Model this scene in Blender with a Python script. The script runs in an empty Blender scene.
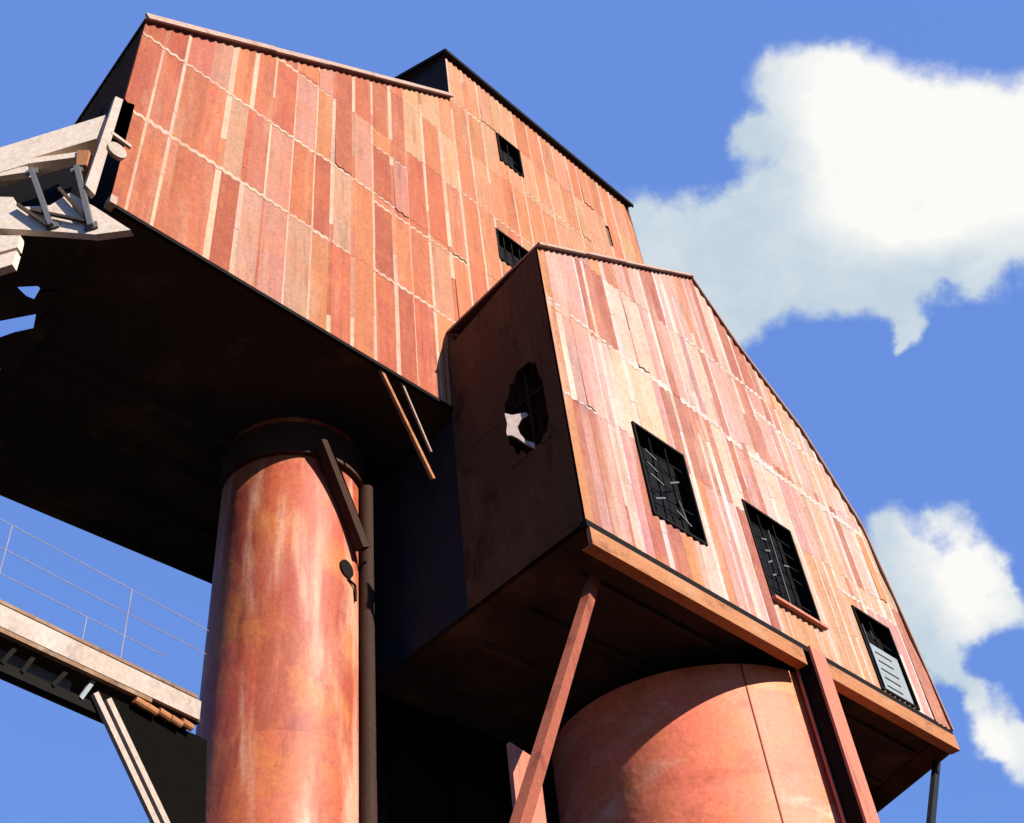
import bpy, bmesh, math, random
from mathutils import Vector
R = math.radians
rng = random.Random(7)
scene = bpy.context.scene
COL = scene.collection

# ------------------------------------------------------------------ camera
cam = bpy.data.objects.new('camera', bpy.data.cameras.new('camera'))
COL.objects.link(cam)
cam.data.sensor_fit = 'HORIZONTAL'
cam.data.sensor_width = 36.0
cam.data.lens = 36.0 * 1138.0 / 1024.0
cam.data.clip_start = 0.1
cam.data.clip_end = 6000.0
from mathutils import Matrix
_X = Vector((0.99133058, 0.09135454, -0.09443534))
_Y = Vector((0.13139134, -0.68925812, 0.71250232))
_F = Vector((0.0, 0.71873332, 0.69528585))
cam.matrix_world = Matrix(((_X.x, _Y.x, -_F.x, 0.0), (_X.y, _Y.y, -_F.y, 0.0), (_X.z, _Y.z, -_F.z, 1.7), (0, 0, 0, 1)))
scene.camera = cam

# ------------------------------------------------------------------ the site's own axes: u along the facades, d going back, z up
ANG = R(49.77)
O0 = Vector((0.9087, 14.1530, 0.0))
UX = Vector((math.cos(ANG), math.sin(ANG), 0)); DX = Vector((-math.sin(ANG), math.cos(ANG), 0))
K = 0.0594                                   # the side walls are not quite square to the fronts
def FW(p): return O0 + UX * p[0] + DX * p[1] + Vector((0, 0, p[2]))

# ------------------------------------------------------------------ sun and sky
SUN_EL, SUN_TURN = R(26), R(4)
s_dir = (UX * math.sin(SUN_TURN) - DX * math.cos(SUN_TURN)) * math.cos(SUN_EL) + Vector((0, 0, math.sin(SUN_EL)))
sl = bpy.data.lights.new('sun', 'SUN'); sl.energy = 5.0; sl.angle = R(0.5); sl.color = (1.0, 0.94, 0.85)
sun = bpy.data.objects.new('sun', sl); COL.objects.link(sun)
sun.rotation_euler = s_dir.to_track_quat('Z', 'Y').to_euler(); sun.location = (0, -20, 40)
scene.view_settings.view_transform = 'Standard'
scene.view_settings.look = 'None'
scene.view_settings.exposure = 1.0
scene.view_settings.gamma = 1.0
scene.render.engine = 'CYCLES'

world = bpy.data.worlds.new('World'); scene.world = world; world.use_nodes = True
def N(nt, t, **kw):
    n = nt.nodes.new(t)
    for k_, v_ in kw.items(): setattr(n, k_, v_)
    return n
def math_node(nt, op, a, b=None, clamp=False):
    n = N(nt, 'ShaderNodeMath', operation=op, use_clamp=clamp)
    for i, q in enumerate((a, b)):
        if q is None: continue
        if isinstance(q, (int, float)): n.inputs[i].default_value = q
        else: nt.links.new(q, n.inputs[i])
    return n.outputs[0]
def mix_col(nt, fac, a, b, mode='MIX'):
    n = N(nt, 'ShaderNodeMix', data_type='RGBA', blend_type=mode)
    for sock, q in ((n.inputs[0], fac), (n.inputs[6], a), (n.inputs[7], b)):
        if hasattr(q, 'links') or isinstance(q, bpy.types.NodeSocket): nt.links.new(q, sock)
        elif isinstance(q, (int, float)): sock.default_value = q
        else: sock.default_value = (q[0], q[1], q[2], 1)
    return n.outputs[2]
def map_range(nt, val, a, b, c=0.0, d=1.0, smooth=False):
    n = N(nt, 'ShaderNodeMapRange', interpolation_type='SMOOTHSTEP' if smooth else 'LINEAR')
    nt.links.new(val, n.inputs['Value'])
    for nm, q in (('From Min', a), ('From Max', b), ('To Min', c), ('To Max', d)): n.inputs[nm].default_value = q
    return n.outputs['Result']
def noise(nt, vec, scale, detail=4.0, rough=0.55, dist=0.0):
    n = N(nt, 'ShaderNodeTexNoise')
    n.inputs['Scale'].default_value = scale; n.inputs['Detail'].default_value = detail
    n.inputs['Roughness'].default_value = rough; n.inputs['Distortion'].default_value = dist
    nt.links.new(vec, n.inputs['Vector'])
    return n
BLOBS=[(0.269, 0.515, 0.8139, 0.0462), (0.3057, 0.5267, 0.7932, 0.0591), (0.3587, 0.5388, 0.7622, 0.0616), (0.4061, 0.5396, 0.7375, 0.0636), (0.4471, 0.5455, 0.7089, 0.0691), (0.2756, 0.5716, 0.7729, 0.0583), (0.3333, 0.5897, 0.7357, 0.0672), (0.393, 0.582, 0.7119, 0.0648), (0.2332, 0.6035, 0.7625, 0.0481), (0.191, 0.618, 0.7627, 0.0464), (0.1486, 0.6248, 0.7665, 0.0496), (0.1101, 0.6273, 0.7709, 0.0474), (0.2489, 0.6353, 0.7311, 0.0432), (0.208, 0.6534, 0.7279, 0.038), (0.1693, 0.6544, 0.737, 0.0385), (0.297, 0.6188, 0.7273, 0.0487), (0.3343, 0.6426, 0.6894, 0.0272), (0.3317, 0.661, 0.6731, 0.0177), (0.329, 0.6744, 0.661, 0.0105), (0.3793, 0.6178, 0.6888, 0.0326), (0.2235, 0.5466, 0.807, 0.0213), (0.3476, 0.7647, 0.5425, 0.0234), (0.3255, 0.7955, 0.5111, 0.0358), (0.3599, 0.7833, 0.5068, 0.0275), (0.3004, 0.7796, 0.5495, 0.0272), (0.3653, 0.796, 0.4827, 0.0257), (0.3259, 0.8144, 0.4801, 0.0323), (0.3008, 0.8026, 0.5151, 0.0316), (0.355, 0.8411, 0.408, 0.0261), (0.3422, 0.8335, 0.4338, 0.013), (0.3284, 0.8288, 0.4531, 0.0186), (0.3718, 0.8452, 0.384, 0.0243), (0.3017, 0.8393, 0.4523, 0.0139)]
CORE= [(0.3068, 0.51, 0.8036, 0.0743), (0.3692, 0.5377, 0.758, 0.0915), (0.4156, 0.5445, 0.7286, 0.0963), (0.325, 0.5615, 0.761, 0.0709), (0.3411, 0.781, 0.5232, 0.0426), (0.3562, 0.7949, 0.4911, 0.0342), (0.3523, 0.8445, 0.4034, 0.0328)]
nt = world.node_tree; nt.nodes.clear()
tc = N(nt, 'ShaderNodeTexCoord'); gen = tc.outputs['Generated']
sky = N(nt, 'ShaderNodeTexSky', sky_type='NISHITA'); sky.sun_disc = False
sky.sun_elevation = SUN_EL; sky.sun_rotation = math.atan2(s_dir.x, s_dir.y)
sky.air_density = 1.0; sky.dust_density = 0.0; sky.ozone_density = 8.0
hsv = N(nt, 'ShaderNodeHueSaturation'); hsv.inputs['Hue'].default_value = 0.507; hsv.inputs['Saturation'].default_value = 1.0; hsv.inputs['Value'].default_value = 1.0
nt.links.new(sky.outputs[0], hsv.inputs['Color'])
bg = N(nt, 'ShaderNodeBackground'); bg.inputs['Strength'].default_value = 0.15
evn = mix_col(nt, 0.9, hsv.outputs[0], (0.49, 0.96, 2.50)); nt.links.new(evn, bg.inputs['Color'])
wn = noise(nt, gen, 9.0, 6.0, 0.6)
off = N(nt, 'ShaderNodeVectorMath', operation='SUBTRACT'); nt.links.new(wn.outputs['Color'], off.inputs[0]); off.inputs[1].default_value = (0.5, 0.5, 0.5)
sc = N(nt, 'ShaderNodeVectorMath', operation='SCALE'); nt.links.new(off.outputs[0], sc.inputs[0]); sc.inputs['Scale'].default_value = 0.085
wv = N(nt, 'ShaderNodeVectorMath', operation='ADD'); nt.links.new(gen, wv.inputs[0]); nt.links.new(sc.outputs[0], wv.inputs[1])
def field(vec, blobs, grow):
    tot = None
    for x, y, z, r in blobs:
        d = N(nt, 'ShaderNodeVectorMath', operation='DISTANCE'); nt.links.new(vec, d.inputs[0]); d.inputs[1].default_value = (x, y, z)
        q = math_node(nt, 'DIVIDE', d.outputs['Value'], r * grow)
        q = math_node(nt, 'SUBTRACT', 1.0, math_node(nt, 'MULTIPLY', q, q), clamp=True)
        q = math_node(nt, 'MULTIPLY', q, q)
        tot = q if tot is None else math_node(nt, 'ADD', tot, q)
    return tot
dens = field(wv.outputs[0], BLOBS, 1.35)
core = field(wv.outputs[0], CORE, 1.25)
n1 = noise(nt, gen, 11.0, 9.0, 0.62, 0.4)
n2 = noise(nt, gen, 30.0, 10.0, 0.66, 0.8)
d2 = math_node(nt, 'ADD', math_node(nt, 'MINIMUM', dens, 1.1), math_node(nt, 'MULTIPLY', math_node(nt, 'SUBTRACT', n1.outputs['Fac'], 0.5), 0.75))
d2 = math_node(nt, 'ADD', d2, math_node(nt, 'MULTIPLY', math_node(nt, 'SUBTRACT', n2.outputs['Fac'], 0.5), 0.35))
alpha = map_range(nt, d2, 0.14, 0.86, 0.0, 0.97, True)
alpha = math_node(nt, 'MULTIPLY', alpha, map_range(nt, dens, 0.01, 0.12))
lit = math_node(nt, 'ADD', math_node(nt, 'MINIMUM', core, 1.0), math_node(nt, 'MULTIPLY', math_node(nt, 'SUBTRACT', n1.outputs['Fac'], 0.5), 0.9))
lit = math_node(nt, 'ADD', lit, math_node(nt, 'MULTIPLY', math_node(nt, 'SUBTRACT', n2.outputs['Fac'], 0.5), 0.5))
lit = map_range(nt, lit, -0.1, 0.95, 0.0, 1.0)
ccol = mix_col(nt, lit, (0.56, 0.67, 0.76), (1.0, 0.99, 0.94))
cbg = N(nt, 'ShaderNodeBackground'); cbg.inputs['Strength'].default_value = 0.5; nt.links.new(ccol, cbg.inputs['Color'])
ms = N(nt, 'ShaderNodeMixShader'); nt.links.new(alpha, ms.inputs[0]); nt.links.new(bg.outputs[0], ms.inputs[1]); nt.links.new(cbg.outputs[0], ms.inputs[2])
wo = N(nt, 'ShaderNodeOutputWorld'); nt.links.new(ms.outputs[0], wo.inputs['Surface'])

# ------------------------------------------------------------------ materials
ALB = 0.5
def mat(name, base, rough=0.75, pale=None, pale_amt=0.0, dark=None, dark_amt=0.0, stretch=(3.5, 3.5, 0.45), blotch=None, blotch_amt=0.0, bump=0.15, attr=False, spec=0.2, metal=0.0, gscale=1.0, runs=None, run_amt=0.6, dents=0.0, shift=(0, 0, 0)):
    m = bpy.data.materials.new(name); m.use_nodes = True
    t = m.node_tree; bs = t.nodes['Principled BSDF']
    tcn = N(t, 'ShaderNodeTexCoord'); ob = tcn.outputs['Object']
    if attr:
        an = N(t, 'ShaderNodeAttribute', attribute_name='tint'); c = an.outputs['Color']
    else:
        c = N(t, 'ShaderNodeRGB'); c.outputs[0].default_value = (*base, 1); c = c.outputs[0]
    mp = N(t, 'ShaderNodeMapping'); t.links.new(ob, mp.inputs['Vector']); mp.inputs['Scale'].default_value = stretch; mp.inputs['Location'].default_value = shift
    if runs:
        mp3 = N(t, 'ShaderNodeMapping'); t.links.new(ob, mp3.inputs['Vector']); mp3.inputs['Scale'].default_value = (2.3, 2.3, 0.62); mp3.inputs['Location'].default_value = (5.3, 1.2, 8.8)
        rn = noise(t, mp3.outputs[0], 1.0, 9, 0.68, 1.2)
        rp = N(t, 'ShaderNodeValToRGB'); el = rp.color_ramp.elements
        while len(el) < len(runs): el.new(0.5)
        for e_, (p_, c_) in zip(el, runs): e_.position = p_; e_.color = (*c_, 1)
        t.links.new(rn.outputs['Fac'], rp.inputs['Fac'])
        c = mix_col(t, math_node(t, 'MULTIPLY', an.outputs['Alpha'], run_amt), c, rp.outputs['Color'])
    if blotch:
        bn = noise(t, ob, 0.9 * gscale, 6, 0.62, 0.6)
        c = mix_col(t, map_range(t, bn.outputs['Fac'], 0.42, 0.68, 0, blotch_amt, True), c, blotch)
    if dark:
        mp2 = N(t, 'ShaderNodeMapping'); t.links.new(ob, mp2.inputs['Vector']); mp2.inputs['Scale'].default_value = [q * 1.7 for q in stretch]; mp2.inputs['Location'].default_value = (3.1, 7.7, 1.9)
        dn = noise(t, mp2.outputs[0], 1.0, 6, 0.62, 0.3)
        c = mix_col(t, map_range(t, dn.outputs['Fac'], 0.52, 0.72, 0, dark_amt, True), c, dark)
    if pale:
        pn = noise(t, mp.outputs[0], 1.0, 6, 0.6, 0.3)
        c = mix_col(t, map_range(t, pn.outputs['Fac'], 0.50, 0.70, 0, pale_amt, True), c, pale)
    gn = noise(t, ob, 14.0 * gscale, 7, 0.7)
    c = mix_col(t, 1.0, c, map_range(t, gn.outputs['Fac'], 0.25, 0.75, 0.72 * ALB, 1.22 * ALB), 'MULTIPLY')
    t.links.new(c, bs.inputs['Base Color'])
    bs.inputs['Roughness'].default_value = rough; bs.inputs['Metallic'].default_value = metal
    bs.inputs['Specular IOR Level'].default_value = spec
    if bump:
        bp = N(t, 'ShaderNodeBump'); bp.inputs['Strength'].default_value = bump; bp.inputs['Distance'].default_value = 0.03
        t.links.new(gn.outputs['Fac'], bp.inputs['Height']); nrm = bp.outputs[0]
        if dents:
            dnn = noise(t, ob, 1.7, 3, 0.5, 0.4); b2_ = N(t, 'ShaderNodeBump'); b2_.inputs['Strength'].default_value = dents; b2_.inputs['Distance'].default_value = 0.12
            t.links.new(dnn.outputs['Fac'], b2_.inputs['Height']); t.links.new(nrm, b2_.inputs['Normal']); nrm = b2_.outputs[0]
        t.links.new(nrm, bs.inputs['Normal'])
    return m

PALE = (0.60, 0.36, 0.26); DRUST = (0.16, 0.035, 0.018); ORANGE = (0.52, 0.18, 0.06)
RUNS_A = [(0.28, (0.30, 0.055, 0.025)), (0.42, (0.60, 0.15, 0.055)), (0.52, (0.74, 0.24, 0.08)), (0.61, (0.56, 0.125, 0.06)), (0.70, (0.82, 0.44, 0.24))]
RUNS_B = [(0.28, (0.34, 0.07, 0.04)), (0.42, (0.62, 0.20, 0.11)), (0.52, (0.82, 0.48, 0.34)), (0.60, (0.60, 0.20, 0.10)), (0.70, (0.90, 0.66, 0.50))]
M_sheet = mat('rusted_sheet', (0.4, 0.1, 0.05), attr=True, pale=(0.80, 0.48, 0.30), pale_amt=0.3, dark=DRUST, dark_amt=0.3, stretch=(2.6, 2.6, 0.28), blotch=(0.80, 0.26, 0.09), blotch_amt=0.3, runs=RUNS_A, run_amt=0.30, dents=0.35)
M_sheet2 = mat('streaked_sheet', (0.4, 0.1, 0.05), attr=True, pale=(0.86, 0.60, 0.47), pale_amt=0.6, dark=(0.26, 0.06, 0.035), dark_amt=0.35, stretch=(2.2, 2.2, 0.2), blotch=(0.84, 0.34, 0.13), blotch_amt=0.3, runs=RUNS_B, run_amt=0.2, dents=0.35)
M_leg = mat('leg_steel', (0.5, 0.125, 0.06), attr=True, pale=(1.1, 0.62, 0.42), pale_amt=0.7, dark=(0.30, 0.035, 0.02), dark_amt=0.75, stretch=(1.3, 1.3, 0.22), blotch=(0.80, 0.25, 0.05), blotch_amt=0.75, rough=0.58, spec=0.35, dents=0.2, shift=(4, 2, 0), bump=0.08)  # pale streaks shifted right of centre to stand in for the highlight
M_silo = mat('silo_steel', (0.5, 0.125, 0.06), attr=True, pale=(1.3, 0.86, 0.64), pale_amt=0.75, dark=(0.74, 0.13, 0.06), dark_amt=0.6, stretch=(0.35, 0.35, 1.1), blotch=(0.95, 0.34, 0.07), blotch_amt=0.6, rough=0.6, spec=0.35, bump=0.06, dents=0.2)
M_darkwall = mat('shaded_rust', (0.17, 0.080, 0.040), pale=(0.25, 0.13, 0.06), pale_amt=0.6, dark=(0.035, 0.022, 0.015), dark_amt=0.85, stretch=(0.9, 0.9, 0.55), rough=0.9, spec=0.05)  # rust colour darkened to carry the shade on the left walls
M_shade = mat('shade_brown_steel', (0.085, 0.066, 0.056), pale=(0.24, 0.14, 0.085), pale_amt=0.75, dark=(0.05, 0.045, 0.045), dark_amt=0.7, stretch=(0.45, 0.45, 0.45), rough=0.9, spec=0.05)  # dark brown stands in for shade on the undersides and gable wall
M_black = mat('black_steel', (0.016, 0.012, 0.010), rough=0.8, spec=0.08)
M_navyshade = mat('navy_shade_steel', (0.040, 0.044, 0.056), pale=(0.10, 0.065, 0.04), pale_amt=0.7, dark=(0.02, 0.022, 0.03), dark_amt=0.8, stretch=(0.6, 0.6, 0.35), rough=0.9, spec=0.05)  # navy dark, puts shade into the box and walls behind the silos
M_beam = mat('orange_beam', (0.62, 0.25, 0.10), pale=(0.74, 0.42, 0.22), pale_amt=0.5, dark=DRUST, dark_amt=0.55, stretch=(0.8, 0.8, 2.0))
M_post = mat('salmon_steel', (0.78, 0.27, 0.17), pale=(0.88, 0.40, 0.28), pale_amt=0.5, dark=DRUST, dark_amt=0.4, stretch=(2.5, 2.5, 0.4))
M_strut = mat('red_strut', (0.48, 0.13, 0.07), dark=DRUST, dark_amt=0.6, stretch=(2.0, 2.0, 0.6))
M_cream = mat('cream_paint', (0.66, 0.52, 0.42), pale=(0.74, 0.66, 0.57), pale_amt=0.6, dark=(0.30, 0.20, 0.14), dark_amt=0.5, stretch=(1.0, 1.0, 1.0), rough=0.6)
M_creambright = mat('brightened_cream', (1.22, 0.98, 0.76), pale=(1.34, 1.16, 0.95), pale_amt=0.6, dark=(0.7, 0.5, 0.36), dark_amt=0.4, stretch=(1.0, 1.0, 1.0), rough=0.6)  # cream colour raised to offset the weak sun on the gallery girders
M_trim = mat('pale_trim', (0.64, 0.44, 0.34), dark=(0.45, 0.2, 0.12), dark_amt=0.6, stretch=(1.5, 1.5, 1.5))
M_rail = mat('weathered_rail', (0.55, 0.47, 0.45), dark=(0.50, 0.30, 0.20), dark_amt=0.8, stretch=(1, 1, 1))
M_grey = mat('grey_louvre', (0.42, 0.47, 0.48), dark=(0.28, 0.3, 0.3), dark_amt=0.4, stretch=(2, 2, 1), rough=0.6)
M_slate = mat('weathered_bar', (0.22, 0.21, 0.21), rough=0.6)
M_glass = mat('dark_glass', (0.012, 0.012, 0.012), rough=0.5, spec=0.06, bump=0.05)
M_roof = mat('roof_sheet', (0.22, 0.08, 0.05), dark=DRUST, dark_amt=0.5)
M_ground = mat('yard_gravel', (0.055, 0.045, 0.038), pale=(0.09, 0.075, 0.06), pale_amt=0.6, stretch=(0.4, 0.4, 0.4), rough=0.95, gscale=0.4)

# ------------------------------------------------------------------ mesh helpers (all in site axes)
class MB:
    def __init__(s): s.v = []; s.f = []; s.c = []; s.m = []; s.sm = []
    def face(s, pts, col=(0.5, 0.5, 0.5), mi=0, smooth=False):
        i = len(s.v); s.v += [tuple(p) for p in pts]; s.f.append(tuple(range(i, i + len(pts)))); s.c.append(col); s.m.append(mi); s.sm.append(smooth)
    def prism(s, poly, off, col=(0.5, 0.5, 0.5), mi=0):      # polygon (list of 3-D points) swept by the vector off
        a = [Vector(p) for p in poly]; b = [p + Vector(off) for p in a]
        n = Vector((0, 0, 0))
        for i in range(len(a)): n += a[i].cross(a[(i + 1) % len(a)])
        if n.dot(Vector(off)) > 0: a.reverse(); b.reverse()
        s.face(a, col, mi); s.face(b[::-1], col, mi)
        for i in range(len(a)):
            j = (i + 1) % len(a); s.face([a[j], a[i], b[i], b[j]], col, mi)
    def box(s, lo, hi, col=(0.5, 0.5, 0.5), mi=0):
        s.prism([(lo[0], lo[1], lo[2]), (hi[0], lo[1], lo[2]), (hi[0], lo[1], hi[2]), (lo[0], lo[1], hi[2])], (0, hi[1] - lo[1], 0), col, mi)
    def bar(s, p, q, w, h, up=(0, 0, 1), col=(0.5, 0.5, 0.5), mi=0):
        p = Vector(p); q = Vector(q); t = (q - p).normalized(); upv = Vector(up)
        if abs(t.dot(upv)) > 0.98: upv = Vector((0, 1, 0))
        a = t.cross(upv).normalized(); b = a.cross(t).normalized()
        s.prism([p + a * w / 2 + b * h / 2, p - a * w / 2 + b * h / 2, p - a * w / 2 - b * h / 2, p + a * w / 2 - b * h / 2], q - p, col, mi)
    def tube(s, p, q, r, n=14, r2=None, col=(0.5, 0.5, 0.5), mi=0):
        p = Vector(p); q = Vector(q); t = (q - p).normalized(); upv = Vector((0, 0, 1)) if abs(t.z) < 0.95 else Vector((0, 1, 0))
        a = t.cross(upv).normalized(); b = a.cross(t).normalized(); r2 = r if r2 is None else r2
        A = [p + (a * math.cos(2 * math.pi * i / n) + b * math.sin(2 * math.pi * i / n)) * r for i in range(n)]
        B = [q + (a * math.cos(2 * math.pi * i / n) + b * math.sin(2 * math.pi * i / n)) * r2 for i in range(n)]
        s.face(A, col, mi); s.face(B[::-1], col, mi)
        for i in range(n): j = (i + 1) % n; s.face([A[j], A[i], B[i], B[j]], col, mi, True)
    def build(s, name, mats, parent=None, loc=(0, 0, 0), merge=False):
        base = Vector(parent_pos(parent)) if parent else Vector(loc)
        me = bpy.data.meshes.new(name)
        me.from_pydata([tuple(Vector(p) - base) for p in s.v], [], s.f)
        for m_ in (mats if isinstance(mats, (list, tuple)) else [mats]): me.materials.append(m_)
        at = me.attributes.new('tint', 'FLOAT_COLOR', 'FACE')
        for i, c in enumerate(s.c): at.data[i].color = (c[0], c[1], c[2], c[3] if len(c) > 3 else 1)
        for i, p in enumerate(me.polygons): p.material_index = s.m[i]; p.use_smooth = s.sm[i]
        if merge:
            bm = bmesh.new(); bm.from_mesh(me); bmesh.ops.remove_doubles(bm, verts=bm.verts, dist=0.0005); bm.to_mesh(me); bm.free()
        o = bpy.data.objects.new(name, me); COL.objects.link(o)
        if parent: o.parent = parent; o['fpos'] = list(base)
        else: o.location = FW(base); o.rotation_euler = (0, 0, ANG); o['fpos'] = list(base)
        return o
def parent_pos(o): return tuple(o['fpos'])
def tag(o, label, cat, group=None):
    o['label'] = label; o['category'] = cat
    if group: o['group'] = group
    return o
def thing(name, label, cat, pos, group=None):
    o = bpy.data.objects.new(name, None); COL.objects.link(o); o.empty_display_size = 0.3
    o.location = FW(pos); o.rotation_euler = (0, 0, ANG); o['fpos'] = list(pos)
    return tag(o, label, cat, group)

def lerp_profile(prof):
    def f(u):
        if u <= prof[0][0]: return prof[0][1]
        for (a, b), (c, d) in zip(prof, prof[1:]):
            if u <= c: return b + (d - b) * (u - a) / (c - a) if c > a else d
        return prof[-1][1]
    return f

def sheeting(mb, P, s0, s1, zlo, zhi, rows, widths, holes, colfn, breaks=(), pitch=0.19, amp=0.018, rowjit=0.0, mi=0, rnd=rng, seg=4, laps=None, bands=()):
    """corrugated sheets laid in courses. P(s, out, z) gives the point; holes = (s0, s1, z0, z1)."""
    spans = []; cur = s0
    while cur < s1 - 1e-6:
        nx = cur + rnd.uniform(*widths)
        if s1 - nx < 0.2: nx = s1
        spans.append((cur, nx, False)); cur = nx
        if laps and cur < s1 - 0.3 and rnd.random() < laps[0]:
            nx = cur + rnd.choice(laps[1]); spans.append((cur, nx, True)); cur = nx
    for a, b, lap in spans:
        jr = [rows[0]] + [r + rnd.uniform(-rowjit, rowjit) for r in rows[1:-1]] + [rows[-1]]
        if lap: jr = sorted(jr + [r + rnd.uniform(.5, 1.8) for r in rows[:-1]])
        cuts = []
        for b0, b1, bz, bd, bw_ in bands:
            m_ = (a + b) / 2
            if b0 <= m_ <= b1 and rnd.random() < 0.94:
                q_ = bz + bd * (m_ - b0) / (b1 - b0) + rnd.uniform(-.012, .012); h_ = bw_ * rnd.uniform(.4, .62); cuts.append((q_ - h_, q_ + h_))
        cuts.sort(); pieces = []
        jr = [jr[0]] + [r for r in jr[1:-1] if not any(c0 - .09 < r < c1 + .09 for c0, c1 in cuts)] + [jr[-1]]
        for i in range(len(jr) - 1):
            lo_ = jr[i]
            for c0, c1 in cuts:
                if c0 > lo_ + .02 and c1 < jr[i + 1] - .02: pieces += [(lo_, c0, 0), (c0, c1, 1)]; lo_ = c1
            pieces.append((lo_, jr[i + 1], 0))
        c = None
        for za, zb, isband in pieces:
            c = colfn((a + b) / 2, (za + zb) / 2, rnd)
            if lap and rnd.random() < laps[3]: c = (*vary(laps[2], rnd, .14), 0.15)
            if isband: c = (*vary(laps[2], rnd, .12), 0.15)
            o = rnd.uniform(0.0, 0.004) if not isband else 0.004; tilt = rnd.uniform(0.0, 0.007) if rnd.random() > 0.03 or lap or isband else rnd.uniform(0.018, 0.035)
            step = pitch / seg; k0 = math.ceil(a / step + 1e-6); ss = [a]
            while k0 * step < b - 1e-4: ss.append(k0 * step); k0 += 1
            ss.append(b); ss += [q for h in holes for q in h[:2] if a < q < b] + [q for q in breaks if a < q < b]
            ss = sorted(set(ss))
            for x0, x1 in zip(ss, ss[1:]):
                if x1 - x0 < 1e-5: continue
                xm = (x0 + x1) / 2; iv = [(za, zb)]
                for h0, h1, g0, g1 in holes:
                    if h0 <= xm <= h1:
                        nv = []
                        for p, q in iv:
                            if g1 <= p or g0 >= q: nv.append((p, q)); continue
                            if g0 > p: nv.append((p, g0))
                            if g1 < q: nv.append((g1, q))
                        iv = nv
                for p, q in iv:
                    e = 1e-4
                    l0, l1 = max(p, zlo(x0 + e)), max(p, zlo(x1 - e)); h0_, h1_ = min(q, zhi(x0 + e)), min(q, zhi(x1 - e))
                    if h0_ <= l0 and h1_ <= l1: continue
                    h0_ = max(h0_, l0); h1_ = max(h1_, l1)
                    w = lambda x: amp * math.cos(2 * math.pi * x / pitch)
                    def pt(x, zz): return P(x, w(x) + o + tilt * (1 - (zz - za) / max(0.01, zb - za)), zz)
                    pts = [pt(x0, l0), pt(x1, l1), pt(x1, h1_), pt(x0, h0_)]
                    if h0_ - l0 < 1e-5: pts = [pts[0], pts[1], pts[2]]
                    elif h1_ - l1 < 1e-5: pts = [pts[0], pts[1], pts[3]]
                    mb.face(pts, c, mi)
    return spans
def vary(c, rnd, a=0.12):
    k = 1 + rnd.uniform(-a, a); return tuple(max(0.01, q * k * (1 + rnd.uniform(-a / 2, a / 2))) for q in c)
def pick(rnd, opts):
    t = rnd.random() * sum(w for w, c in opts)
    for w, c in opts:
        t -= w
        if t <= 0: return c
    return opts[-1][1]

# ------------------------------------------------------------------ ground
g = MB(); g.face([(-1500, -1500, 0), (1500, -1500, 0), (1500, 1500, 0), (-1500, 1500, 0)])
go = g.build('ground', M_ground); go['kind'] = 'structure'

def window(parent, u0, u1, z0, z1, d, cols, rws, fw=0.05, depth=0.26, seed=1, broken=0.25, barw=0.026, fmat=None):
    r = random.Random(seed)
    m = MB()                                                     # frame: four steel angles set in the sheeting
    m.box((u0 - fw, d - 0.045, z0 - fw), (u1 + fw, d + depth, z0)); m.box((u0 - fw, d - 0.045, z1), (u1 + fw, d + depth, z1 + fw))
    m.box((u0 - fw, d - 0.045, z0), (u0, d + depth, z1)); m.box((u1, d - 0.045, z0), (u1 + fw, d + depth, z1))
    w = m.build('window', fmat or M_black, parent)
    b = MB()
    for i in range(1, cols):
        x = u0 + (u1 - u0) * i / cols; b.box((x - barw / 2, d + 0.03, z0), (x + barw / 2, d + 0.06, z1))
    for j in range(1, rws):
        zz = z0 + (z1 - z0) * j / rws
        for i in range(cols):
            if r.random() < broken: continue
            a = u0 + (u1 - u0) * i / cols; c = u0 + (u1 - u0) * (i + 1) / cols
            b.bar((a, d + 0.075, zz + r.uniform(-.02, .02)), (c, d + 0.075, zz + r.uniform(-.02, .02)), barw * .7, barw)
    if b.v: b.build('glazing_bars', M_black, w)
    p = MB(); p.box((u0, d + 0.22, z0), (u1, d + 0.24, z1)); p.build('pane', M_glass, w)
    return w

# ------------------------------------------------------------------ upper headhouse
ZA, DA = 17.58, 2.88
A = thing('headhouse', 'tall rust red corrugated headhouse with the stepped sloping roof, highest block above the round legs', 'building', (0.8, 6.5, ZA))
uL = -7.58
profA = [(uL, 23.55), (1.09, 30.50), (1.0901, 32.85), (9.22, 32.90), (9.40, 30.0)]
zhiA = lerp_profile(profA)
def colA(u, z, r):
    red = [(5, (0.42, 0.085, 0.047)), (4, (0.46, 0.115, 0.058)), (3, (0.36, 0.062, 0.038)), (3, (0.52, 0.165, 0.07)), (2, (0.47, 0.13, 0.085))]
    warm = [(4, (0.56, 0.22, 0.11)), (3, (0.52, 0.165, 0.08)), (3, (0.58, 0.28, 0.17)), (2, (0.50, 0.30, 0.17)), (1, (0.45, 0.11, 0.06))]
    if -0.8 < u < 1.1 and z > 25.6 and r.random() < 0.85: return vary((0.72, 0.48, 0.27), r, .08)
    red += [(2, (0.50, 0.21, 0.155)), (1.5, (0.46, 0.25, 0.16))]
    red = [(w, (c[0] * 1.26, c[1] * 1.5, c[2] * 1.6)) for w, c in red]; warm = [(w, (c[0] * 1.28, c[1] * 1.35, c[2] * 1.3)) for w, c in warm]
    t = min(1, max(0, (u + 2.2) / 3.5)) * min(1, max(0.35, (z - 20) / 6))
    return vary(pick(r, warm if r.random() < t else red), r)
holesA = [(-9, -7.38, 17.0, 20.63), (2.97, 3.82, 29.3, 30.6), (2.32, 3.45, 24.25, 25.4), (7.62, 7.86, 29.35, 30.4)]
fw_ = MB(); PA = lambda s, o, z: (s, DA - o, z)
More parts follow.
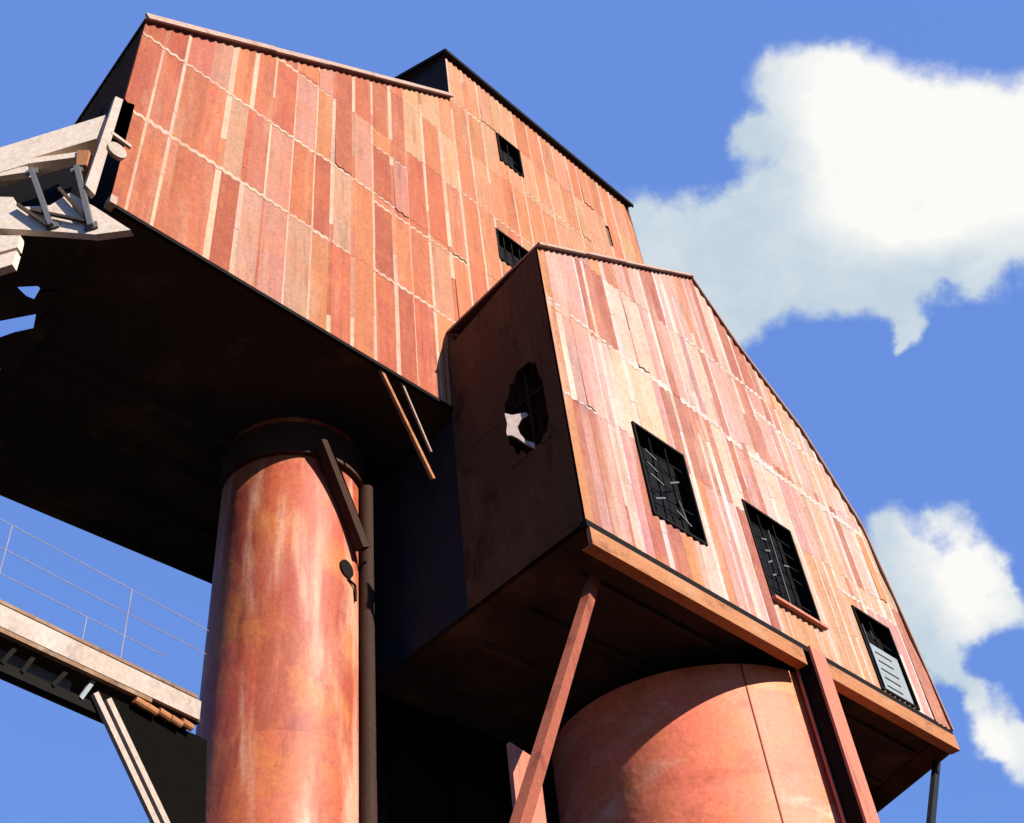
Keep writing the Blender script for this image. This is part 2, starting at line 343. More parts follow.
sheeting(fw_, PA, uL, 9.40, lambda u: ZA, zhiA, [ZA, 20.45, 23.15, 26.0, 28.3, 30.7, 33.1], (0.40, 0.60), holesA, colA, breaks=(1.09,), rowjit=0.05, laps=(0.9, (0.045, 0.06, 0.08, 0.11), (0.84, 0.56, 0.40), 0.85), bands=[(-7.6, 1.3, 20.45, 0.0, 0.10), (-7.6, -3.3, 23.12, 0.03, 0.09), (-3.3, -1.1, 23.2, 0.0, 0.08), (-1.6, 1.0, 22.9, 0.05, 0.08), (-4.8, -2.8, 25.9, 0.0, 0.08), (-2.0, -0.6, 25.2, 0.0, 0.07), (0.3, 3.6, 26.0, -0.05, 0.07), (1.1, 2.6, 30.5, 0.05, 0.11), (3.9, 7.5, 28.6, 0, 0.06)])
fw_.build('front_wall', M_sheet, A)
# pale lap strips where sheets meet
st = MB(); r_ = random.Random(21)
def strip_v(mb, u, z0, z1, d, w, out=0.024):
    n = max(2, int((z1 - z0) / 0.28)); L = []; Rr = []
    uu = u
    for i in range(n + 1):
        zz = z0 + (z1 - z0) * i / n; ww = w * r_.uniform(0.55, 1.2); off = r_.uniform(-.012, .012)
        L.append((uu + off - ww / 2, d - out, zz)); Rr.append((uu + off + ww / 2, d - out, zz))
    mb.prism(L + Rr[::-1], (0, out * 0.9, 0))
def strip_h(mb, u0, z0, u1, z1, d, w, out=0.012):
    n = max(2, int((u1 - u0) / 0.28)); lo = []; hi = []
    for i in range(n + 1):
        t = i / n; uu = u0 + (u1 - u0) * t; zz = z0 + (z1 - z0) * t; ww = w * r_.uniform(0.6, 1.15); off = r_.uniform(-.012, .012)
        lo.append((uu, d - out, zz + off - ww / 2)); hi.append((uu, d - out, zz + off + ww / 2))
    mb.prism(lo + hi[::-1], (0, out * 0.9, 0))
lw = MB()
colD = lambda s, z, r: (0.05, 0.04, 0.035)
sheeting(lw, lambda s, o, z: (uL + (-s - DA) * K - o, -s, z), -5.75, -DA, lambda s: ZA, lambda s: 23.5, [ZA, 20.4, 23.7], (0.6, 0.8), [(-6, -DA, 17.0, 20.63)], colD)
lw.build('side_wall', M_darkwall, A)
pw = MB()                                                        # side of the raised roof block, a gable
gab = [(DA, 33.0), (6.5, 35.1), (10.2, 33.0)]
pw.prism([(1.10, DA + 0.02, 27), (1.10 + K * 7.3, 10.2, 27), (1.10 + K * 7.3, 10.2, 33.0), (1.10 + K * 3.6, 6.5, 35.1), (1.10, DA + 0.02, 33.0)], (0.08, 0, 0)); pw.build('gable_wall', M_shade, A)
rf = MB()
for (a, b) in (((uL - .05, 23.50), (1.08, 30.46)),):
    rf.prism([(a[0], DA - 0.10, a[1]), (-4, DA - .10, 26.37), (-4, DA - .10, 26.47), (a[0], DA - 0.10, a[1] + .10)], (K * 3, 3.05, 0))
    rf.prism([(-4, DA - 0.10, 26.37), (b[0], DA - 0.10, b[1]), (b[0], DA - 0.10, b[1] + .10), (-4, DA - 0.10, 26.47)], (K * 7.5, 7.6, 0))
rf.prism([(1.0, DA - .12, 32.93), (1.0, 6.5, 35.16), (1.0, 10.4, 33.0), (1.0, 10.4, 33.1), (1.0, 6.5, 35.26), (1.0, DA - .12, 33.03)], (8.5, 0, 0))
rf.build('roof', M_roof, A)
def lengths(parent, p, q, w, h, n, m_, name, seed):
    r = random.Random(seed); p = Vector(p); q = Vector(q); b = MB()
    for i in range(n):
        a0 = p.lerp(q, i / n); a1 = p.lerp(q, (i + 1) / n + (0.004 if i < n - 1 else 0)); j = lambda: Vector((0, r.uniform(-.012, .004), r.uniform(-.018, .018)))
        b.bar(a0 + j(), a1 + j(), w + .004 * (i % 2), h * r.uniform(.85, 1.12))
    return b.build(name, m_, parent)
lengths(A, (uL - .04, DA - 0.12, 23.57), (1.08, DA - 0.12, 30.52), 0.05, 0.13, 6, M_trim, 'rake_trim', 2)
ev = MB(); ev.bar((0.98, DA - 0.14, 32.93), (9.5, DA - 0.14, 32.93), 0.06, 0.15); ev.bar((0.99, DA - .12, 32.96), (1.0, 6.5, 35.2), 0.06, 0.14); ev.build('eave_trim', M_black, A)
bw = MB()
bw.box((9.36, DA + .03, 20.0), (9.46, 10.3, 33.0)); bw.prism([(9.36, DA + .03, 33.0), (9.36, 10.3, 33.0), (9.36, 6.5, 35.1)], (0.1, 0, 0)); bw.build('far_side_wall', M_roof, A)
bb = MB(); bb.prism([(-4, 10.3, ZA), (9.36, 10.3, ZA), (9.36, 10.3, 33.0), (1.4, 10.3, 33), (1.4, 10.3, 30.7), (-4, 10.3, 26.6)], (0, 0.08, 0))
bb.prism([(uL + K * 2.9, 5.75, 20.4), (-4, 5.75, 20.4), (-4, 5.75, 26.5), (uL + K * 2.9, 5.75, 23.7)], (0, .08, 0)); bb.box((-4.0, 5.84, ZA + .15), (-3.9, 10.29, 26.5)); bb.build('back_wall', M_roof, A)
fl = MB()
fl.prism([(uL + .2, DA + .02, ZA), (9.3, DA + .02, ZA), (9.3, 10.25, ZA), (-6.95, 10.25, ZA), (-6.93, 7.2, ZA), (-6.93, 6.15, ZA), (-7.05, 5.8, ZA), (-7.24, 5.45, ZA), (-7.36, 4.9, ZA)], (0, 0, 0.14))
fl.build('floor', M_shade, A)
jo = MB()
for i in range(2, 6): jo.box((uL + .75 + K * 1.15 * i, DA + .8 + 1.3 * i, ZA - .18), (9.2, DA + .92 + 1.3 * i, ZA - .002))
jo.build('floor_beams', M_shade, A)
ib = MB(); ib.box((uL + .3, DA + .9, ZA + .2), (9.2, DA + 1.0, 23.4)); ib.box((1.3, DA + .9, 23.5), (9.2, DA + 1.0, 32.6)); ib.build('dark_backing', M_black, A)  # black sheet standing in for the dark interior behind the openings
window(A, 2.97, 3.82, 29.3, 30.6, DA, 2, 2, seed=3)
window(A, 2.32, 3.45, 24.25, 25.4, DA, 4, 2, seed=4)
sl_ = MB(); sl_.box((7.62, DA + .05, 29.35), (7.86, DA + .09, 30.4)); sl_.build('vent_slot', mat('vent_cover', (0.20, 0.12, 0.07), rough=.8), A)
bt = MB(); bt.box((-7.37, DA - .055, ZA - .05), (9.38, DA - .03, ZA + .035)); bt.box((-7.37, DA - .0545, ZA - .05), (9.38, DA + .02, ZA - .002)); bt.build('bottom_trim', M_black, A)
kn = MB(); kn.box((-7.45, DA - .2, 17.40), (-7.33, DA - .02, 17.60)); kn.build('corner_bracket', M_trim, A)

# ------------------------------------------------------------------ lower headhouse
ZB = 12.79
B = thing('headhouse', 'lower corrugated headhouse with three broken windows and a curving roof edge, jutting out in front', 'building', (5.7, 2.8, ZB))
profB = [(0.0, 19.85), (6.25, 23.87), (7.53, 22.25), (9.57, 20.45), (10.98, 18.1), (11.3, 15.25), (11.53, 12.79)]
zhiB = lerp_profile(profB)
W1 = (2.02, 3.45, 14.0, 16.12); W2 = (5.38, 6.98, 13.68, 15.97); W3 = (8.83, 10.22, 12.93, 14.83)
def colB(u, z, r):
    if 5.35 < u < 8.75 and z < 14.4: return vary((0.66, 0.36, 0.18), r, .06)
    pal = [(4, (0.56, 0.19, 0.135)), (4, (0.47, 0.11, 0.08)), (4, (0.76, 0.45, 0.39)), (2, (0.72, 0.27, 0.10)), (3, (0.80, 0.60, 0.49)), (4, (0.66, 0.33, 0.31))]
    if 1.9 < u < 3.1 and 16 < z < 17.7: return vary((0.80, 0.62, 0.42), r, .05)
    if u > 8.0 and z > 14.9 and r.random() < .6: return vary((0.68, 0.46, 0.30), r, .1)
    return vary(pick(r, pal), r)
fb = MB(); PB = lambda s, o, z: (s, -o, z); rb = random.Random(11)
sheeting(fb, PB, 0.0, 11.53, lambda u: ZB, zhiB, [ZB, 15.75, 18.1, 20.6, 24.0], (0.16, 0.42), [W1, W2, W3], colB, breaks=[p[0] for p in profB], rowjit=0.06, rnd=rb, laps=(0.8, (0.05, 0.08, 0.11, 0.14), (0.88, 0.67, 0.58), 0.78), bands=[(0.0, 3.0, 18.35, -0.25, 0.10), (2.4, 6.0, 18.15, -0.1, 0.18), (5.6, 10.9, 17.9, -0.15, 0.18), (5.0, 8.2, 20.7, -0.1, 0.13), (0.0, 0.9, 15.75, 0, 0.06), (8.5, 11.2, 15.2, 0, 0.09), (7.4, 10.0, 19.8, -.3, 0.14)])
fb.build('front_wall', M_sheet2, B)
M_lap = mat('pale_lap', (0.70, 0.48, 0.40), dark=(0.5, 0.22, 0.15), dark_amt=0.5, stretch=(1.5, 1.5, 1.5)); r_ = random.Random(5)

bl = MB()
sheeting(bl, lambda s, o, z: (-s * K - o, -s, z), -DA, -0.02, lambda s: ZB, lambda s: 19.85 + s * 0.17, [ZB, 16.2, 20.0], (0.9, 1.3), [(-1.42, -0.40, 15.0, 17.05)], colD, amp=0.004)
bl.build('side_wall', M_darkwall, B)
b2 = MB(); b2.prism([(DA * K, DA + .01, ZB), (5.7 * K, 5.7, ZB), (5.7 * K, 5.7, ZA - .24), (DA * K, DA + .01, ZA - .24)], (0.1, 0, 0)); b2.build('inner_side_wall', M_navyshade, B)
# opening in the side wall: jagged edges and a bent flap of sheet that still catches the sun
for poly in ([(0.05, 1.45, 17.1), (0.05, 0.98, 17.1), (0.05, 1.10, 16.86), (0.05, 1.22, 16.88), (0.05, 1.28, 16.62), (0.05, 1.45, 16.5)], [(0.05, 1.45, 14.95), (0.05, 1.0, 14.95), (0.05, 1.12, 15.16), (0.05, 1.26, 15.12), (0.05, 1.33, 15.42), (0.05, 1.45, 15.55)],
             [(0.04, 0.38, 17.1), (0.04, 0.66, 17.1), (0.04, 0.58, 16.92), (0.04, 0.49, 16.9), (0.04, 0.45, 16.5), (0.04, 0.38, 16.3)], [(0.04, 0.38, 14.95), (0.04, 0.66, 14.95), (0.04, 0.56, 15.1), (0.04, 0.47, 15.1), (0.04, 0.38, 15.4)]):
    jg = MB(); jg.prism([(-0.018 + K * y, y, z_) for x, y, z_ in poly], (0.035, 0, 0)); jg.build('torn_edge', M_darkwall, B)
hf = MB(); hf.box((0.16, 0.86, ZB + .15), (0.24, 0.93, 18.4)); hf.build('wall_stud', M_black, B)
hf = MB(); hf.box((0.17, 0.2, 16.35), (0.23, 2.6, 16.43)); hf.build('wall_girt', M_black, B)
tf = MB()
tp = [(-0.25, 1.155, 15.911), (-0.165, 1.054, 15.843), (-0.006, 0.864, 15.861), (0.019, 0.834, 15.789), (-0.076, 0.948, 15.69), (-0.125, 1.006, 15.536), (-0.107, 0.984, 15.364), (-0.051, 0.918, 15.184), (0.04, 0.81, 15.097), (0.041, 0.808, 14.975), (-0.056, 0.924, 15.104), (-0.142, 1.026, 15.272), (-0.195, 1.09, 15.349), (-0.253, 1.158, 15.365), (-0.258, 1.164, 15.449), (-0.236, 1.138, 15.652)]
tf.prism(tp, (0.02, 0.025, 0)); tf.build('torn_flap', mat('bare_flap', (0.80, 0.62, 0.55), rough=.6), B)
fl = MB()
fl.prism([(0.12, 0.12, ZB), (11.40, 0.12, ZB), (11.40 + .45 * 5.6, 5.7, ZB), (5.7 * K + .1, 5.7, ZB)], (0, 0, 0.12)); fl.build('floor', M_shade, B)
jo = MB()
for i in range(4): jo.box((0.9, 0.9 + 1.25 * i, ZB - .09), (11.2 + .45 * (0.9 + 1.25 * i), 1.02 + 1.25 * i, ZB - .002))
jo.build('floor_beams', M_shade, B)
ro = MB()
pr = [(u, -0.07, z_) for u, z_ in profB]; up = [(u + (.05 if i > 1 else 0), -0.07, z_ + .07) for i, (u, z_) in enumerate(profB)]
for i in range(len(pr) - 1): ro.prism([pr[i], pr[i + 1], up[i + 1], up[i]], (0.45 * 2.9 if i > 0 else K * 2.9, 2.92, 0))
ro.build('roof', mat('roof_pale_sheet', (0.50, 0.27, 0.19), pale=(0.6, 0.42, 0.32), pale_amt=.6, dark=DRUST, dark_amt=.3), B)
lengths(B, (-.02, -0.09, 19.86), (6.27, -0.09, 23.88), 0.05, 0.07, 4, M_trim, 'rake_trim', 4)
rw = MB(); rw.prism([(11.5, .06, ZB), (11.5 + .45 * 5.6, 5.7, ZB), (11.1 + .45 * 5.6, 5.7, 17.5), (11.0, .06, 17.5)], (0.08, 0, 0)); rw.prism([(5.7 * K, 5.72, ZB), (13.9, 5.72, ZB), (13.6, 5.72, 17.3), (5.7 * K, 5.72, 17.3)], (0, .08, 0)); rw.build('back_wall', M_navyshade, B)
ib = MB(); ib.box((1.6, 1.6, ZB + .2), (11.0, 1.7, 17.4)); ib.build('dark_backing', M_black, B)  # black backing stands in for the unlit inside behind the windows
w1 = window(B, *W1, 0.0, 3, 6, seed=8, broken=0.35); w2 = window(B, *W2, 0.0, 3, 7, seed=9, broken=0.25); w3 = window(B, *W3, 0.0, 2, 4, seed=10, broken=.5)
def shards(w, L):
    for (u0, z0, u1, z1) in L: s = MB(); s.bar((u0, 0.0, z0), (u1, 0.02, z1), 0.02, 0.03); s.build('broken_slat', M_slate, w)
shards(w1, [(2.22, 15.62, 2.55, 15.55), (2.2, 15.3, 2.5, 15.22), (2.22, 15.02, 2.6, 14.96), (2.2, 14.42, 2.55, 14.62), (2.8, 15.1, 3.15, 15.32), (2.95, 14.75, 3.1, 14.3), (2.8, 14.45, 3.2, 14.28)])
shards(w2, [(6.1, 15.6, 6.1, 13.8), (5.7, 15.2, 5.95, 15.3), (5.7, 14.9, 5.95, 15.02), (5.68, 14.6, 5.9, 14.75), (5.7, 14.3, 5.9, 14.42), (6.3, 14.8, 6.55, 14.9)])
shards(w3, [(9.0, 14.5, 9.05, 13.95), (9.3, 14.45, 9.4, 14.3)])
lv = MB(); lo, li = (9.08, 12.95), (10.18, 14.08)
lv.box((lo[0], 0.012, lo[1]), (li[0], 0.03, li[1]))
lp = lv.build('louvre_panel', M_grey, w3)
ls = MB()
for i in range(5):
    zz = lo[1] + .14 + i * .20; ls.box((lo[0] + .12 + .02 * (i % 2), 0.004, zz), (li[0] - .38 + .05 * (i % 3), 0.0125, zz + .03))
ls.build('slots', M_black, lp)
si = MB(); si.box((W2[0] - .05, -0.12, W2[2] - .12), (W2[1] + .12, -0.025, W2[2] - .055)); si.build('sill', M_post, w2)
# bottom edge: dark gap and an orange edge beam in two lengths
kb = MB(); kb.box((-.01, -0.035, ZB - .10), (11.52, 0.10, ZB + .04)); kb.build('bottom_rail', M_black, B)
for (a, b) in ((0.02, 5.86), (6.40, 11.5)):
    e = MB(); e.box((a, -0.06, ZB - .44), (b, 0.02, ZB - .12)); e.box((a, -0.06, ZB - .46), (b, 0.16, ZB - .442)); e.build('edge_beam', M_beam, B)

# ------------------------------------------------------------------ columns and braces under the lower headhouse
c = MB(); c.box((5.89, -0.20, 0), (6.37, -0.15, ZB - .11)); c.box((5.89, .17, 0), (6.37, .22, ZB - .17))
co = c.build('column', M_post, None, (5.9, -.2, 0))
c = MB(); c.box((5.93, -0.149, 0), (6.33, 0.169, ZB - .172)); c.build('web', M_black, co)  # coloured black to give the column its shaded side
tag(co, 'tall salmon steel column with its shaded side coloured black, in front of the big round silo', 'column')
e = MB(); e.bar((11.47, .14, ZB - .22), (11.44 + .45 * 5.6, 5.7, ZB - .22), .08, .40); e.build('end_beam', M_shade, B)
c = MB(); c.bar((11.72, .60, ZB - .36), (6.95, .65, 6.6), 0.11, 0.14); tag(c.build('knee_brace', M_navyshade, None, (6.95, .65, 6.6)), 'thin dark brace below the far right corner of the lower headhouse', 'brace')
c = MB(); c.bar((1.05, 0.80, ZB - .17), (-3.74, -0.62, 5.2), 0.15, 0.18); tag(c.build('diagonal_brace', M_strut, None, (-3.74, -0.62, 5.2)), 'long red diagonal brace rising to the dark underside left of the big silo', 'brace')
c = MB(); c.prism([(-1.16, 1.0, 0), (-.62, 1.0, 0), (-.62, 1.0, 8.98), (-1.16, 1.0, 9.10)], (0, .07, 0)); tag(c.build('column', M_post, None, (-1.25, 1.0, 0)), 'narrow salmon column behind the red diagonal brace, left of the big silo', 'column')

# ------------------------------------------------------------------ round legs
def shell(mb, cx, cy, r, z0, z1, colfn, n=96, dz=0.25):
    nz = int((z1 - z0) / dz)
    for j in range(nz):
        za, zb = z0 + (z1 - z0) * j / nz, z0 + (z1 - z0) * (j + 1) / nz
        for i in range(n):
            a, b = 2 * math.pi * i / n, 2 * math.pi * (i + 1) / n
            mb.face([(cx + r * math.cos(a), cy + r * math.sin(a), za), (cx + r * math.cos(b), cy + r * math.sin(b), za), (cx + r * math.cos(b), cy + r * math.sin(b), zb), (cx + r * math.cos(a), cy + r * math.sin(a), zb)], colfn((a + b) / 2, (za + zb) / 2), 0, True)
def ring(mb, cx, cy, r0, r1, z0, z1, n=64):
    for i in range(n):
        a, b = 2 * math.pi * i / n, 2 * math.pi * (i + 1) / n
        P_ = lambda r, t, z_: (cx + r * math.cos(t), cy + r * math.sin(t), z_)
        mb.face([P_(r1, a, z0), P_(r1, b, z0), P_(r1, b, z1), P_(r1, a, z1)], smooth=True)
        mb.face([P_(r0, b, z0), P_(r1, b, z0), P_(r1, a, z0), P_(r0, a, z0)]); mb.face([P_(r0, a, z1), P_(r1, a, z1), P_(r1, b, z1), P_(r0, b, z1)])
c1 = (-1.29, 6.08); r1 = 1.37
L = thing('silo', 'narrow round red silo leg with a small black porthole near its top', 'silo', (c1[0], c1[1], 0))
plates = {}
def plate_col(a, z, base, alt, h, k, seed):
    key = (seed, int(z / h), int((a / (2 * math.pi) * k + (int(z / h) % 2) * .5) % k))
    if key not in plates: plates[key] = vary(base if random.Random(str(key)).random() < .6 else alt, random.Random(str(key) + 'v'), .1)
    return plates[key]
m = MB(); shell(m, c1[0], c1[1], r1, 0, ZA - .005, lambda a, z: plate_col(a, z, (0.60, 0.110, 0.055), (0.64, 0.14, 0.06), 1.8, 5, 1)); m.build('shell', M_leg, L, merge=True)
m = MB(); ring(m, c1[0], c1[1], r1 - .05, r1 + .07, ZA - .95, ZA - .19); ring(m, c1[0], c1[1], r1 - .05, r1 + .12, ZA - 1.0, ZA - .93); m.build('collar', mat('shaded_collar', (0.10, 0.05, 0.03), pale=(0.22, 0.11, 0.05), pale_amt=.5, dark=(.05, .03, .025), dark_amt=.5, stretch=(1, 1, 1)), L)  # collar colour darkened to carry the shade under the upper floor
def on_cyl(c, r, th, z): return (c[0] + r * math.cos(th), c[1] + r * math.sin(th), z)
thp = -1.343; zp = 14.25
m = MB(); q0 = on_cyl(c1, r1 - .05, thp, zp); q1 = on_cyl(c1, r1 + .03, thp, zp); m.tube(q0, q1, 0.18, 24); po = m.build('porthole', M_black, L)
m = MB(); m.bar(on_cyl(c1, r1 + .02, thp + .02, zp - .2), on_cyl(c1, r1 + .05, thp + .16, zp - .25), .035, .035); m.bar(on_cyl(c1, r1 + .05, thp + .16, zp - .25), on_cyl(c1, r1 + .03, thp + .2, zp - .55), .035, .035); m.build('latch', M_black, po)
# drain pipe down the right side of the leg and the diagonal stay under the collar
m = MB(); m.tube(on_cyl(c1, r1 + .15, -0.95, 0), on_cyl(c1, r1 + .15, -0.95, ZA - 1.05), .13, 20)
M_pipe = mat('brown_pipe', (0.075, 0.038, 0.026), pale=(0.12, .06, .035), pale_amt=.5, stretch=(2, 2, .4), rough=.8, spec=.1)
tag(m.build('drain_pipe', M_pipe, None, on_cyl(c1, r1 + .15, -0.95, 0)), 'brown vertical pipe running down the right side of the narrow silo leg', 'pipe')
m = MB(); m.bar((-1.78, 4.5, 16.75), (-0.70, 4.6, 14.75), 0.20, 0.22); tag(m.build('diagonal_stay', M_pipe, None, (-0.70, 4.6, 14.75)), 'dark brown diagonal stay crossing the top of the narrow silo leg', 'brace')  # the dark pipe colour also stands in for shade on the stay

c2 = (6.45, 3.10); r2 = 2.83
S2 = thing('silo', 'broad round orange silo under the lower headhouse, sunlit with one vertical seam', 'silo', (c2[0], c2[1], 0))
m = MB(); shell(m, c2[0], c2[1], r2, 0, 12.40, lambda a, z: plate_col(a, z, (1.32, 0.32, 0.17), (1.35, 0.38, 0.20), 2.4, 6, 2), 120); m.build('shell', M_silo, S2, merge=True)
m = MB()
for th in (-2.155,): m.prism([on_cyl(c2, r2 + .002, th - .004, 0), on_cyl(c2, r2 + .002, th + .004, 0), on_cyl(c2, r2 + .002, th + .004, 12.39), on_cyl(c2, r2 + .002, th - .004, 12.39)], tuple(q * .012 for q in (math.cos(th), math.sin(th), 0)))
m.build('seam', M_strut, S2)
m = MB(); ring(m, c2[0], c2[1], 0.2, r2 - .02, 12.36, 12.40, 96); m.tube((c2[0], c2[1], 12.38), (c2[0], c2[1], ZB - .18), 2.3, 48); m.build('neck', M_black, S2)
# thin tie rods under the upper floor, beside the lower headhouse
for p, q, w, lab in (((-1.62, 2.93, ZA - .02), (-0.40, 2.95, 15.49), .07, 'orange tie rod hanging under the upper floor, the longer and thicker of the pair'), ((-1.10, 2.93, ZA - .02), (-0.41, 2.95, 16.16), .04, 'thin pale tie rod hanging under the upper floor, the shorter of the pair')):
    m = MB(); m.bar(p, q, w, w); tag(m.build('tie_rod', M_beam if w > .05 else M_trim, None, p), lab, 'rod')

# ------------------------------------------------------------------ dark box added behind the silos to stand in for the gloom there
D_ = thing('dark_filler', 'black box added to fill the dark gap between the two silos', 'bin', (5.5, 10, 0))
m = MB(); m.prism([(0.5, 8.0, 0), (10.5, 8.0, 0), (10.5, 8.0, ZA - .25), (0.5, 8.0, ZA - .25)], (0, 2.1, 0)); m.build('wall', M_navyshade, D_)
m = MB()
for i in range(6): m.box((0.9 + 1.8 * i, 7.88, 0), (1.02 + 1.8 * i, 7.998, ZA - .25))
m.build('stiffeners', M_navyshade, D_)

# ------------------------------------------------------------------ catwalk coming in from the left
E0 = Vector((-3.53, 4.91, 10.61)); WV = Vector((0.987, 0.160, 0)); WB = Vector((-0.160, 0.987, 0))
def cw(s, t, z_): return E0 + WV * s + WB * t + Vector((0, 0, z_))
CT = thing('catwalk', 'pale edged steel catwalk with thin handrails reaching the narrow silo from the left', 'catwalk', tuple(cw(-4, .5, -.15)))
m = MB(); m.prism([cw(-14, 0.03, -.15), cw(.05, 0.03, -.15), cw(.05, 1.0, -.15), cw(-14, 1.0, -.15)], (0, 0, .10)); m.build('deck', M_shade, CT)
m = MB(); m.bar(cw(-14, 0, .0), cw(-.02, 0, .0), .06, .30); m.build('edge_beam', M_cream, CT)
m = MB(); m.bar(cw(-14, 0, .19), cw(-.1, 0, .19), .07, .05); m.bar(cw(-14, 0, -.20), cw(-.9, 0, -.20), .08, .06); m.build('edge_angle', mat('brown_angle', (0.36, 0.20, 0.11), dark=(0.12, 0.06, 0.03), dark_amt=.8, pale=(0.6, 0.42, 0.28), pale_amt=.6, stretch=(2, 2, 2)), CT)
m = MB(); m.bar(cw(-14, 0.15, -.58), cw(-1.55, 0.15, -.58), .10, .14); m.build('lower_stringer', M_black, CT)
m = MB(); m.bar(cw(-14, .3, -.36), cw(-2.0, .3, -.36), .03, .26); m.build('side_panel', M_slate, CT)
rr = random.Random(3)
for i in range(13):
    s = -1.9 - .42 * i; m = MB(); m.bar(cw(s - rr.uniform(.0, .2), .1, -.55), cw(s + rr.uniform(0.0, .18), .1, -.22), .05, .06); m.build('hanger', M_grey if i == 0 else M_black, CT)
m = MB()
for s, h in ((-1.15, .13), (-.95, .2), (-.72, .16), (-.5, .24), (-.3, .15)):
    m.tube(cw(s, .02, -.22 - h * .3), cw(s + .2, .02, -.25 - h * .3), .055, 10)
m.build('rope_lashing', M_beam, CT)
for t, zs, s1 in ((0.0, (1.40, 0.98), 0.0), (1.0, (1.40, 0.98), 0.0)):
    for z_ in zs:
        m = MB(); m.tube(cw(-14, t, z_), cw(s1, t, z_), .0055, 8); m.build('handrail', M_rail, CT)
    for s in (-1.5, -3.55, -5.6, -7.6):
        m = MB(); m.tube(cw(s, t, .1), cw(s, t, 1.40), .007, 8); m.build('rail_post', M_rail, CT)
# slanting leg below the catwalk with an added black plate behind it standing in for shade
m = MB()
for ds, w in ((-.10, .07), (.12, .06)): m.bar(cw(-1.68 + ds, .05, -.42), cw(-1.68 + ds + .9 * 3.6, .05, -4.42 + .4), w, .09)
CL = m.build('slanting_strut', M_cream, None, tuple(cw(-1.68, .05, -.42)))
tag(CL, 'slanting pale twin strut below the catwalk with a black plate added for the dark behind it', 'strut')
m = MB(); m.prism([cw(-1.72, .12, -.30), cw(.28, .12, -.30), cw(.55, .12, -2.9)], (0.01, .08, 0)); m.build('corner_plate', mat('shade_black', (0.007, 0.006, 0.005), rough=.9, spec=.03), CL)

# ------------------------------------------------------------------ conveyor gallery at the upper left
GP = Vector((-7.8, 2.62, 0)); GV = Vector((-0.5714, 0.8206, 0)); GN = Vector((0.8206, 0.5714, 0))
def gp(s, z_, o=0.0): return GP + GV * s + GN * o + Vector((0, 0, z_))
G = thing('conveyor_gallery', 'cream painted conveyor gallery truss running into the corner of the upper headhouse', 'conveyor', tuple(gp(2, 17)))
def gpoly(pts, o0, o1): 
    m = MB(); m.prism([gp(s, z_, o0) for s, z_ in pts], tuple(GN * (o1 - o0))); return m
gpoly([(8.0, 18.05), (1.97, 19.27), (0.13, 19.58), (0.17, 18.86), (1.82, 18.61), (8.0, 17.5)], 0, .35).build('upper_girder', M_creambright, G)
gpoly([(8.0, 17.6), (1.30, 18.66), (0.41, 18.52), (0.37, 18.36), (1.27, 18.50), (8.0, 17.4)], -.02, .12).build('middle_rail', M_creambright, G)
gpoly([(0.42, 18.53), (0.20, 18.45), (0.17, 18.0), (0.36, 18.07)], -.05, .25).build('end_block', M_beam, G)
gpoly([(8.0, 17.2), (1.8, 18.50), (1.29, 18.44), (1.26, 18.26), (1.76, 18.32), (8.0, 17.0)], -.01, .1).build('toe_rail', M_creambright, G)
gpoly([(8.0, 16.2), (1.62, 17.70), (1.36, 17.60), (1.22, 17.27), (0.64, 17.12), (0.36, 17.36), (-0.16, 16.79), (-0.85, 15.97), (-0.28, 16.05), (0.5, 16.40), (1.4, 16.78), (8.0, 15.2)], 0.0, .12).build('lower_girder', M_creambright, G)
for a, b, w in (((1.16, 18.24), (0.46, 16.45), .075), ((0.32, 17.98), (-0.22, 16.2), .08), ((0.52, 17.45), (-0.22, 16.25), .05), ((1.17, 17.24), (0.50, 16.45), .05), ((0.9, 17.0), (-0.2, 16.3), .05)):
    m = MB(); m.bar(gp(a[0], a[1], -.06), gp(b[0], b[1], -.06), w, w); m.build('lattice_bar', M_slate if w > .06 else M_shade, G)
m = gpoly([(8.0, 19.2), (0.05, 19.9), (0.05, 17.6), (8.0, 17.0)], .9, 1.0); m.build('far_panel', M_black, G)
def slab(pts, z0, z1):
    m = MB(); m.prism([(x, y, z0) for x, y in pts], (0, 0, z1 - z0)); return m
gx = lambda s, o: tuple((GP + GV * s + GN * o)[:2])
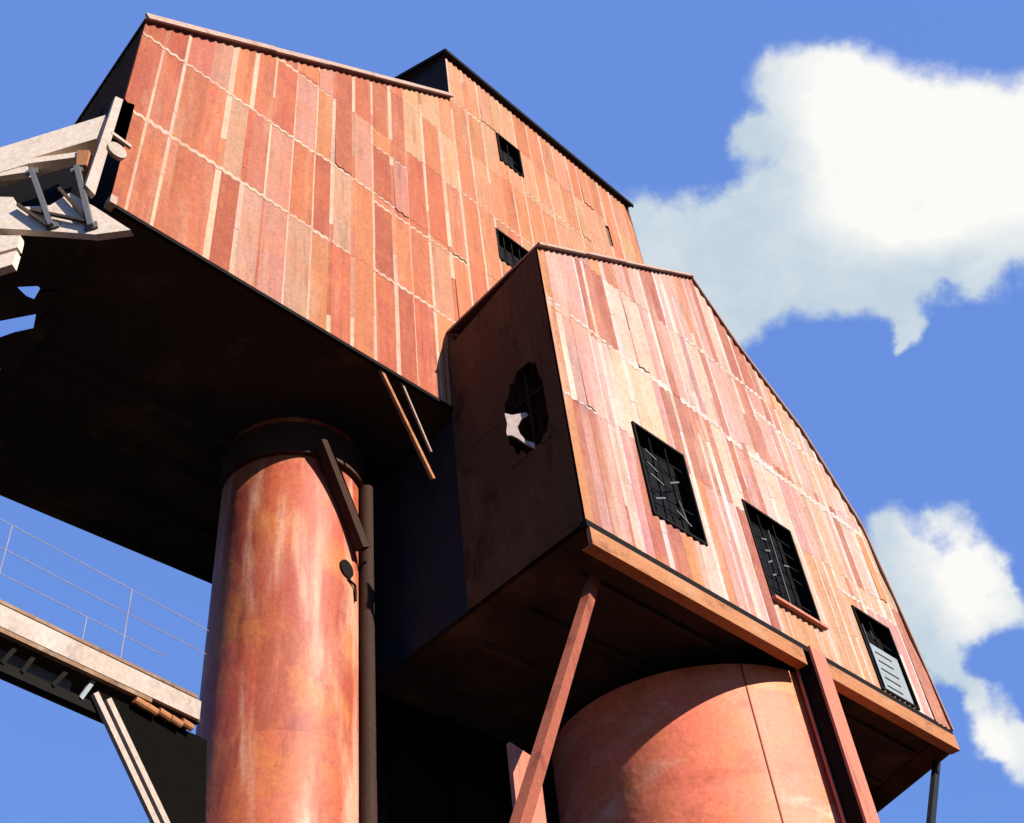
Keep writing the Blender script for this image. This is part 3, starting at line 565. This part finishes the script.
for pts in ([(-7.30, 3.38), (-8.45, 4.32), (-10.2, 6.8), (-9.6, 7.8), (-7.90, 5.30), (-7.71, 5.22), (-7.45, 4.97), (-7.36, 5.0), (-7.1, 4.72)],
            [(-7.39, 5.0), (-7.05, 4.9), (-7.05, 5.6), (-7.17, 5.55), (-7.35, 5.29)], [(-7.17, 5.55), (-6.8, 5.5), (-6.8, 7.2), (-7.02, 7.1), (-7.04, 5.89)],
            [(-7.90, 5.30), (-9.6, 7.8), (-9.27, 8.5), (-7.55, 6.07), (-7.17, 5.55), (-7.35, 5.29), (-7.48, 5.31), (-7.71, 5.22)],
            [(-7.37, 6.44), (-9.1, 8.9), (-8.9, 9.5), (-7.02, 7.1), (-7.04, 5.89), (-7.24, 6.18)]):
    slab(pts, 17.40, 17.43).build('floor_beam', M_shade, G)
for pts in ([(8.0, 15.2), (1.35, 16.57), (0.98, 16.44), (0.96, 16.14), (1.24, 16.11), (8.0, 14.7)], [(8.0, 14.5), (1.22, 16.03), (0.96, 16.06), (0.95, 15.72), (1.14, 15.69), (8.0, 14.2)]):
    gpoly(pts, -.01, .12).build('lower_rail', M_creambright, G)
for q in ((0.46, 16.50), (-0.20, 16.25), (0.33, 17.95), (1.15, 18.2)):
    m = MB(); m.prism([gp(q[0] + .1, q[1] - .08, -.035), gp(q[0] + .12, q[1] + .07, -.035), gp(q[0] - .07, q[1] + .1, -.035), gp(q[0] - .11, q[1] - .06, -.035)], tuple(GN * .03)); m.build('corner_plate', M_slate, G)
# hoist post with pulley at the open corner
Hp = thing('pulley_post', 'leaning cream post with a round pulley in the open corner of the upper headhouse', 'hoist', (-7.8, 2.6, 17.2))
m = MB(); m.prism([(-7.85, 2.55, 20.0), (-7.71, 2.55, 20.05), (-7.74, 2.55, 17.15), (-7.92, 2.55, 17.25)], (0, .10, 0)); m.build('post', M_cream, Hp)
m = MB(); m.tube((-7.60, 2.50, 18.52), (-7.60, 2.58, 18.52), 0.17, 24); m.build('pulley', M_cream, Hp)
m = MB(); m.bar((-7.76, 2.57, 18.95), (-7.36, 2.62, 18.98), .06, .07); m.build('bracket', M_cream, Hp)

for o in bpy.data.objects:
    if 'fpos' in o: del o['fpos']
